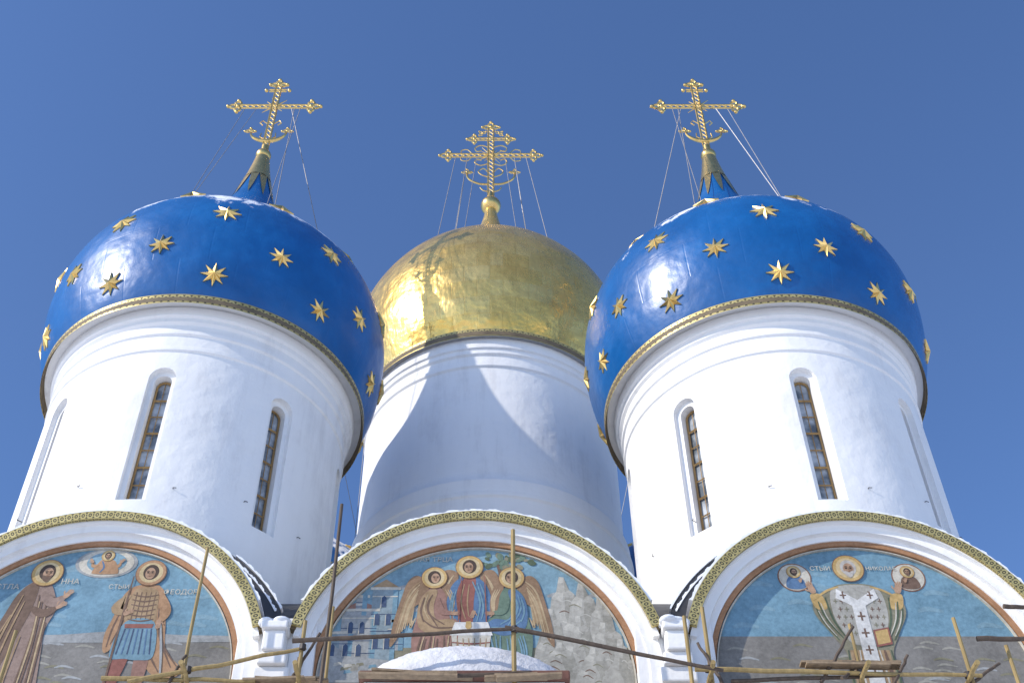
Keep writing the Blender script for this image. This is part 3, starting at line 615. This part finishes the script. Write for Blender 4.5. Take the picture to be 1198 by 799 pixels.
x=-.01
M.poly([(x-.08,.68),(x-.17,.64),(x-.27,.57),(x-.285,.46),(x-.2,.30),(x-.14,.16),(x-.16,-.1),(x-.17,-.28),(x+.17,-.28),(x+.16,-.1),(x+.14,.16),(x+.2,.30),(x+.285,.46),(x+.27,.57),(x+.17,.64),(x+.08,.68)],'olive',5,True)
M.poly([(x-.08,.67),(x-.16,.62),(x-.17,.45),(x-.13,.32),(x-.08,.24),(x+.08,.24),(x+.13,.32),(x+.17,.45),(x+.16,.62),(x+.08,.67)],'mrock',6,True)
M.poly([(x-.12,.2),(x-.13,-.28),(x+.13,-.28),(x+.12,.2)],'ochre',5.5)
def crs(cx,cz,s,k='hair',l=9):
    M.poly([(cx-s*.18,cz-s),(cx+s*.18,cz-s),(cx+s*.18,cz+s),(cx-s*.18,cz+s)],k,l); M.poly([(cx-s*.75,cz-s*.18),(cx+s*.75,cz-s*.18),(cx+s*.75,cz+s*.18),(cx-s*.75,cz+s*.18)],k,l+.2)
for r_ in range(6):
    for c_ in range(-4,5):
        xx=x+c_*.04+(.02 if r_%2 else 0); zz=.61-r_*.058
        if abs(xx-x)<.155-.012*max(0,r_-2) and abs(xx-x)>.05: crs(xx,zz,.017,'brown' if (r_+c_)%3 else 'olive',7)
for s in(-1,1):
    for P in([(x+s*.25,.55),(x+s*.22,.42),(x+s*.14,.28)],[(x+s*.2,.58),(x+s*.18,.42),(x+s*.13,.3)],[(x+s*.13,.2),(x+s*.14,0),(x+s*.13,-.2)],[(x+s*.27,.5),(x+s*.24,.4),(x+s*.17,.27)]): M.stroke(P,.006,'dgreen',7)
    for P in([(x+s*.235,.54),(x+s*.21,.42),(x+s*.15,.30)],[(x+s*.26,.48),(x+s*.23,.39),(x+s*.18,.3)]): M.stroke(P,.004,'cream',7)
    M.stroke([(x+s*.1,.66),(x+s*.18,.63),(x+s*.28,.56)],.008,'halo',7)
    M.poly([(x+s*.22,.6),(x+s*.29,.6),(x+s*.27,.5),(x+s*.2,.5)],'halo',6,True); M.hand(x+s*.27,.63,1.57+s*-.3,.055,8)
    M.stroke([(x+s*.09,.2),(x+s*.1,0),(x+s*.09,-.25)],.012,'brown',7); M.stroke([(x+s*.06,.2),(x+s*.07,0),(x+s*.06,-.25)],.006,'cream',7)
M.poly([(x-.12,.645),(x,.56),(x+.12,.645),(x+.135,.575),(x,.49),(x-.135,.575)],'white',8); M.poly([(x-.042,.53),(x+.042,.53),(x+.05,-.28),(x-.05,-.28)],'white',8.2)
crs(x-.085,.595,.026,'brown');crs(x+.085,.595,.026,'brown')
for zz in(.44,.32,.20,.08): crs(x,zz,.032,'brown')
M.poly([(x+.05,.34),(x+.15,.36),(x+.15,.24),(x+.05,.22)],'red',10); M.poly([(x+.06,.33),(x+.14,.347),(x+.14,.253),(x+.06,.235)],'halo',10.3)
M.head(x-.01,.80,.098,0,'beard',hair='beard')
for s,k in((-1,'blue'),(1,'brown')):
    cx=x+s*.365; M.disc(cx,.735,.108,'edge',2); M.disc(cx,.735,.10,'cream',3); M.poly([(cx-.06,.66),(cx-.05,.72),(cx-.02,.745),(cx+.02,.745),(cx+.05,.72),(cx+.06,.66),(cx,.643)],k,4,True); M.head(cx,.775,.045,-s*.6,'hair' if s<0 else 'brown',lay=5); M.hand(cx-s*.03,.70,1.2,.022,9)
M.text('СТЫИ',x-.19,.80,.045); M.text('НИКОЛАЕ',x+.20,.80,.04)
M.finish('bishop_saint_mural')
# ---------------------------------------------------------------- porch with snow-covered cupola
PO=empty('porch_cupola',W(-.024,.955,.5),CATH)
def lum(x,y): return .012*math.sin(x*31+y*17)+.008*math.sin(x*67-y*43)
V=[];F=[];nu,nv=72,20
for i in range(nv+1):
    th=math.pi/2*i/nv
    for j in range(nu):
        ph=2*math.pi*j/nu; k=1+lum(math.cos(ph)*math.sin(th),math.sin(ph)*math.sin(th))
        V.append(W(-.024+.090*k*math.sin(th)*math.cos(ph),.957+.036*k*math.sin(th)*math.sin(ph),.556+.042*k*math.cos(th)))
for i in range(nv):
    for j in range(nu):
        j2=(j+1)%nu; F.append((i*nu+j,(i+1)*nu+j,(i+1)*nu+j2,i*nu+j2))
link('cupola_snow',mesh('cupola_snow',V,F,OLDSNOW,smooth=True,sharp=60),PO)
wbox('porch_cornice',-.112,.064,.917,.999,.548,.556,RUST,PO,.03)
wbox('porch_walls',-.108,.060,.922,.999,G0,.548,WHITE,PO,.03)
# ---------------------------------------------------------------- scaffolding
SC=empty('scaffolding',(0,.93*D,0)); m=MB()
def pole(a,b,r,mi):
    P=[Vector(a).lerp(Vector(b),t/8) for t in range(9)]
    for p in P[1:-1]: p+=Vector((random.uniform(-.025,.025),random.uniform(-.02,.02),random.uniform(-.015,.015)))
    m.tube(P,[r*(1.15-.3*i/8) for i in range(9)],mi,8)
for (x,y,z,r,mi,dx) in((-.1465,.93,.741,.045,1,.003),(-.257,.94,.698,.045,0,-.008),(.018,.912,.697,.055,0,.0),(.181,.93,.626,.05,0,.003),(.169,.935,.62,.05,0,-.001),(.3985,.93,.615,.05,0,.004),(.309,.935,.612,.04,0,.003),(-.163,.93,.612,.05,0,-.001),(-.414,.93,.602,.05,0,.0),(-.148,.95,.64,.04,0,.004),(.44,.95,.60,.05,0,.01),(-.172,.945,.585,.045,1,.004)):
    pole(W(x,y,G0),W(x+dx,y,z),r,mi)
for (x0,z0,x1,z1,y,r,mi) in((-.306,.551,-.160,.584,.928,.046,0),(-.169,.578,.022,.590,.908,.044,1),(.01,.591,.19,.550,.908,.044,1),(.17,.562,.41,.556,.926,.046,0),(-.33,.557,-.2,.5545,.932,.046,0),(.422,.6005,.50,.601,.94,.05,1),(.455,.634,.50,.633,.94,.045,1),(-.10,.5435,.03,.549,.91,.045,1),(.20,.5535,.36,.5605,.931,.04,1)):
    pole(W(x0,y,z0),W(x1,y,z1),r,mi)
for (a,b) in(((.29,.92,.55),(.318,.94,.578)),((-.175,.935,.548),(-.15,.93,.60)),((.275,.93,.552),(.31,.92,.60)),((.40,.93,.55),(.43,.93,.57)),((.335,.93,.548),(.35,.92,.572)),((-.275,.93,.545),(-.262,.93,.578)),((.19,.92,.545),(.176,.93,.59))): pole(W(*a),W(*b),.035,1)
for x in(-.257,-.163,.181,.309,.3985): pole(W(x,.90,.553),W(x,.988,.553),.045,0)
def plank(x0,x1,y,z,w=.2,t=.045,rot=0,mi=3):
    a=W(x0,y,z);b=W(x1,y,z); m.box((a+b)/2,((b-a).length,w,t),mi,Matrix.Rotation(rot,3,'Y')@Matrix.Rotation(random.uniform(-.03,.03),3,'Z'))
for k in range(8):
    plank(.272+random.uniform(-.014,.012),.335+random.uniform(-.014,.014),.925+.003*k,.564+.0022*k+random.uniform(0,.001),w=random.uniform(.12,.22),rot=random.uniform(-.04,.04))
for k in range(5): plank(-.205+random.uniform(-.01,.01),-.15+random.uniform(-.01,.01),.93+.004*k,.5545+.0018*k,rot=random.uniform(-.05,.05))
for k in range(6): plank(-.095+random.uniform(-.015,.01),-.03+random.uniform(-.02,.03),.900+.0030*k,.5400+.0021*k,w=random.uniform(.12,.2),rot=random.uniform(-.06,.06))
for k in range(4): plank(.0+random.uniform(-.01,.01),.05+random.uniform(-.02,.02),.900+.0035*k,.5390+.0021*k,rot=random.uniform(-.09,.03))
for k in range(8):
    for (x0,x1) in((-.33,-.17),(.08,.19),(.19,.41)): plank(x0,x1,.935+.0065*k,.5475,w=.14)
for (x,y,z) in((-.163,.927,.584),(.018,.909,.590),(.181,.927,.563),(.309,.927,.559),(.3985,.927,.557),(-.257,.927,.562)):
    m.tube([W(x,y,z-.0025),W(x,y,z+.0025)],.07,2,8)
link('timber_poles_and_planks',m.build('scaf',[POLEY,POLED,IRON,PLANK]),SC)
# ---------------------------------------------------------------- ground
def gm():
    g,t,b=nt('trampled_snow'); L(t,ramp(t,noise(t,.08,8,.6),[(.35,(.76,.755,.75)),(.6,(.89,.89,.89))]),b.inputs['Base Color']); b.inputs['Roughness'].default_value=.8; bump(t,b,noise(t,1.2,6),.6,.15); return g
S=3000; g=mesh('ground',[(-S,-S,0),(S,-S,0),(S,S,0),(-S,S,0)],[(0,1,2,3)],gm()); link('snow_ground',g,None)
# ---------------------------------------------------------------- light
w=bpy.data.worlds.new('World'); sc.world=w; w.use_nodes=True; t=w.node_tree; bg=t.nodes['Background']
sk=t.nodes.new('ShaderNodeTexSky'); sk.sky_type='NISHITA'; sk.sun_disc=False; sk.sun_elevation=math.radians(SUN_EL); sk.sun_rotation=math.radians(180+SUN_AZ); sk.altitude=200; sk.air_density=1.25; sk.dust_density=.7; sk.ozone_density=4.0
tint=t.nodes.new('ShaderNodeMix'); tint.data_type='RGBA'; tint.blend_type='MULTIPLY'; tint.inputs[0].default_value=1; tint.inputs[7].default_value=(.86,.98,1.25,1)
t.links.new(sk.outputs[0],tint.inputs[6]); t.links.new(tint.outputs[2],bg.inputs[0]); bg.inputs[1].default_value=.145
sd=bpy.data.lights.new('sun','SUN'); sd.energy=4.0; sd.angle=math.radians(.5); sd.color=(1,.93,.82)
so=bpy.data.objects.new('sun',sd); sc.collection.objects.link(so)
d=Vector((-math.sin(math.radians(SUN_AZ))*math.cos(math.radians(SUN_EL)),-math.cos(math.radians(SUN_AZ))*math.cos(math.radians(SUN_EL)),math.sin(math.radians(SUN_EL))))
so.rotation_euler=d.to_track_quat('Z','Y').to_euler(); so.location=(-30,-30,40)
# ---------------------------------------------------------------- camera
cd=bpy.data.cameras.new('camera'); cd.sensor_width=36; cd.lens=1455/1198*36; cd.shift_x=22/1198; cd.clip_end=10000
co=bpy.data.objects.new('camera',cd); sc.collection.objects.link(co); co.location=(0,0,H); co.rotation_euler=(math.radians(90+46),0,0); sc.camera=co
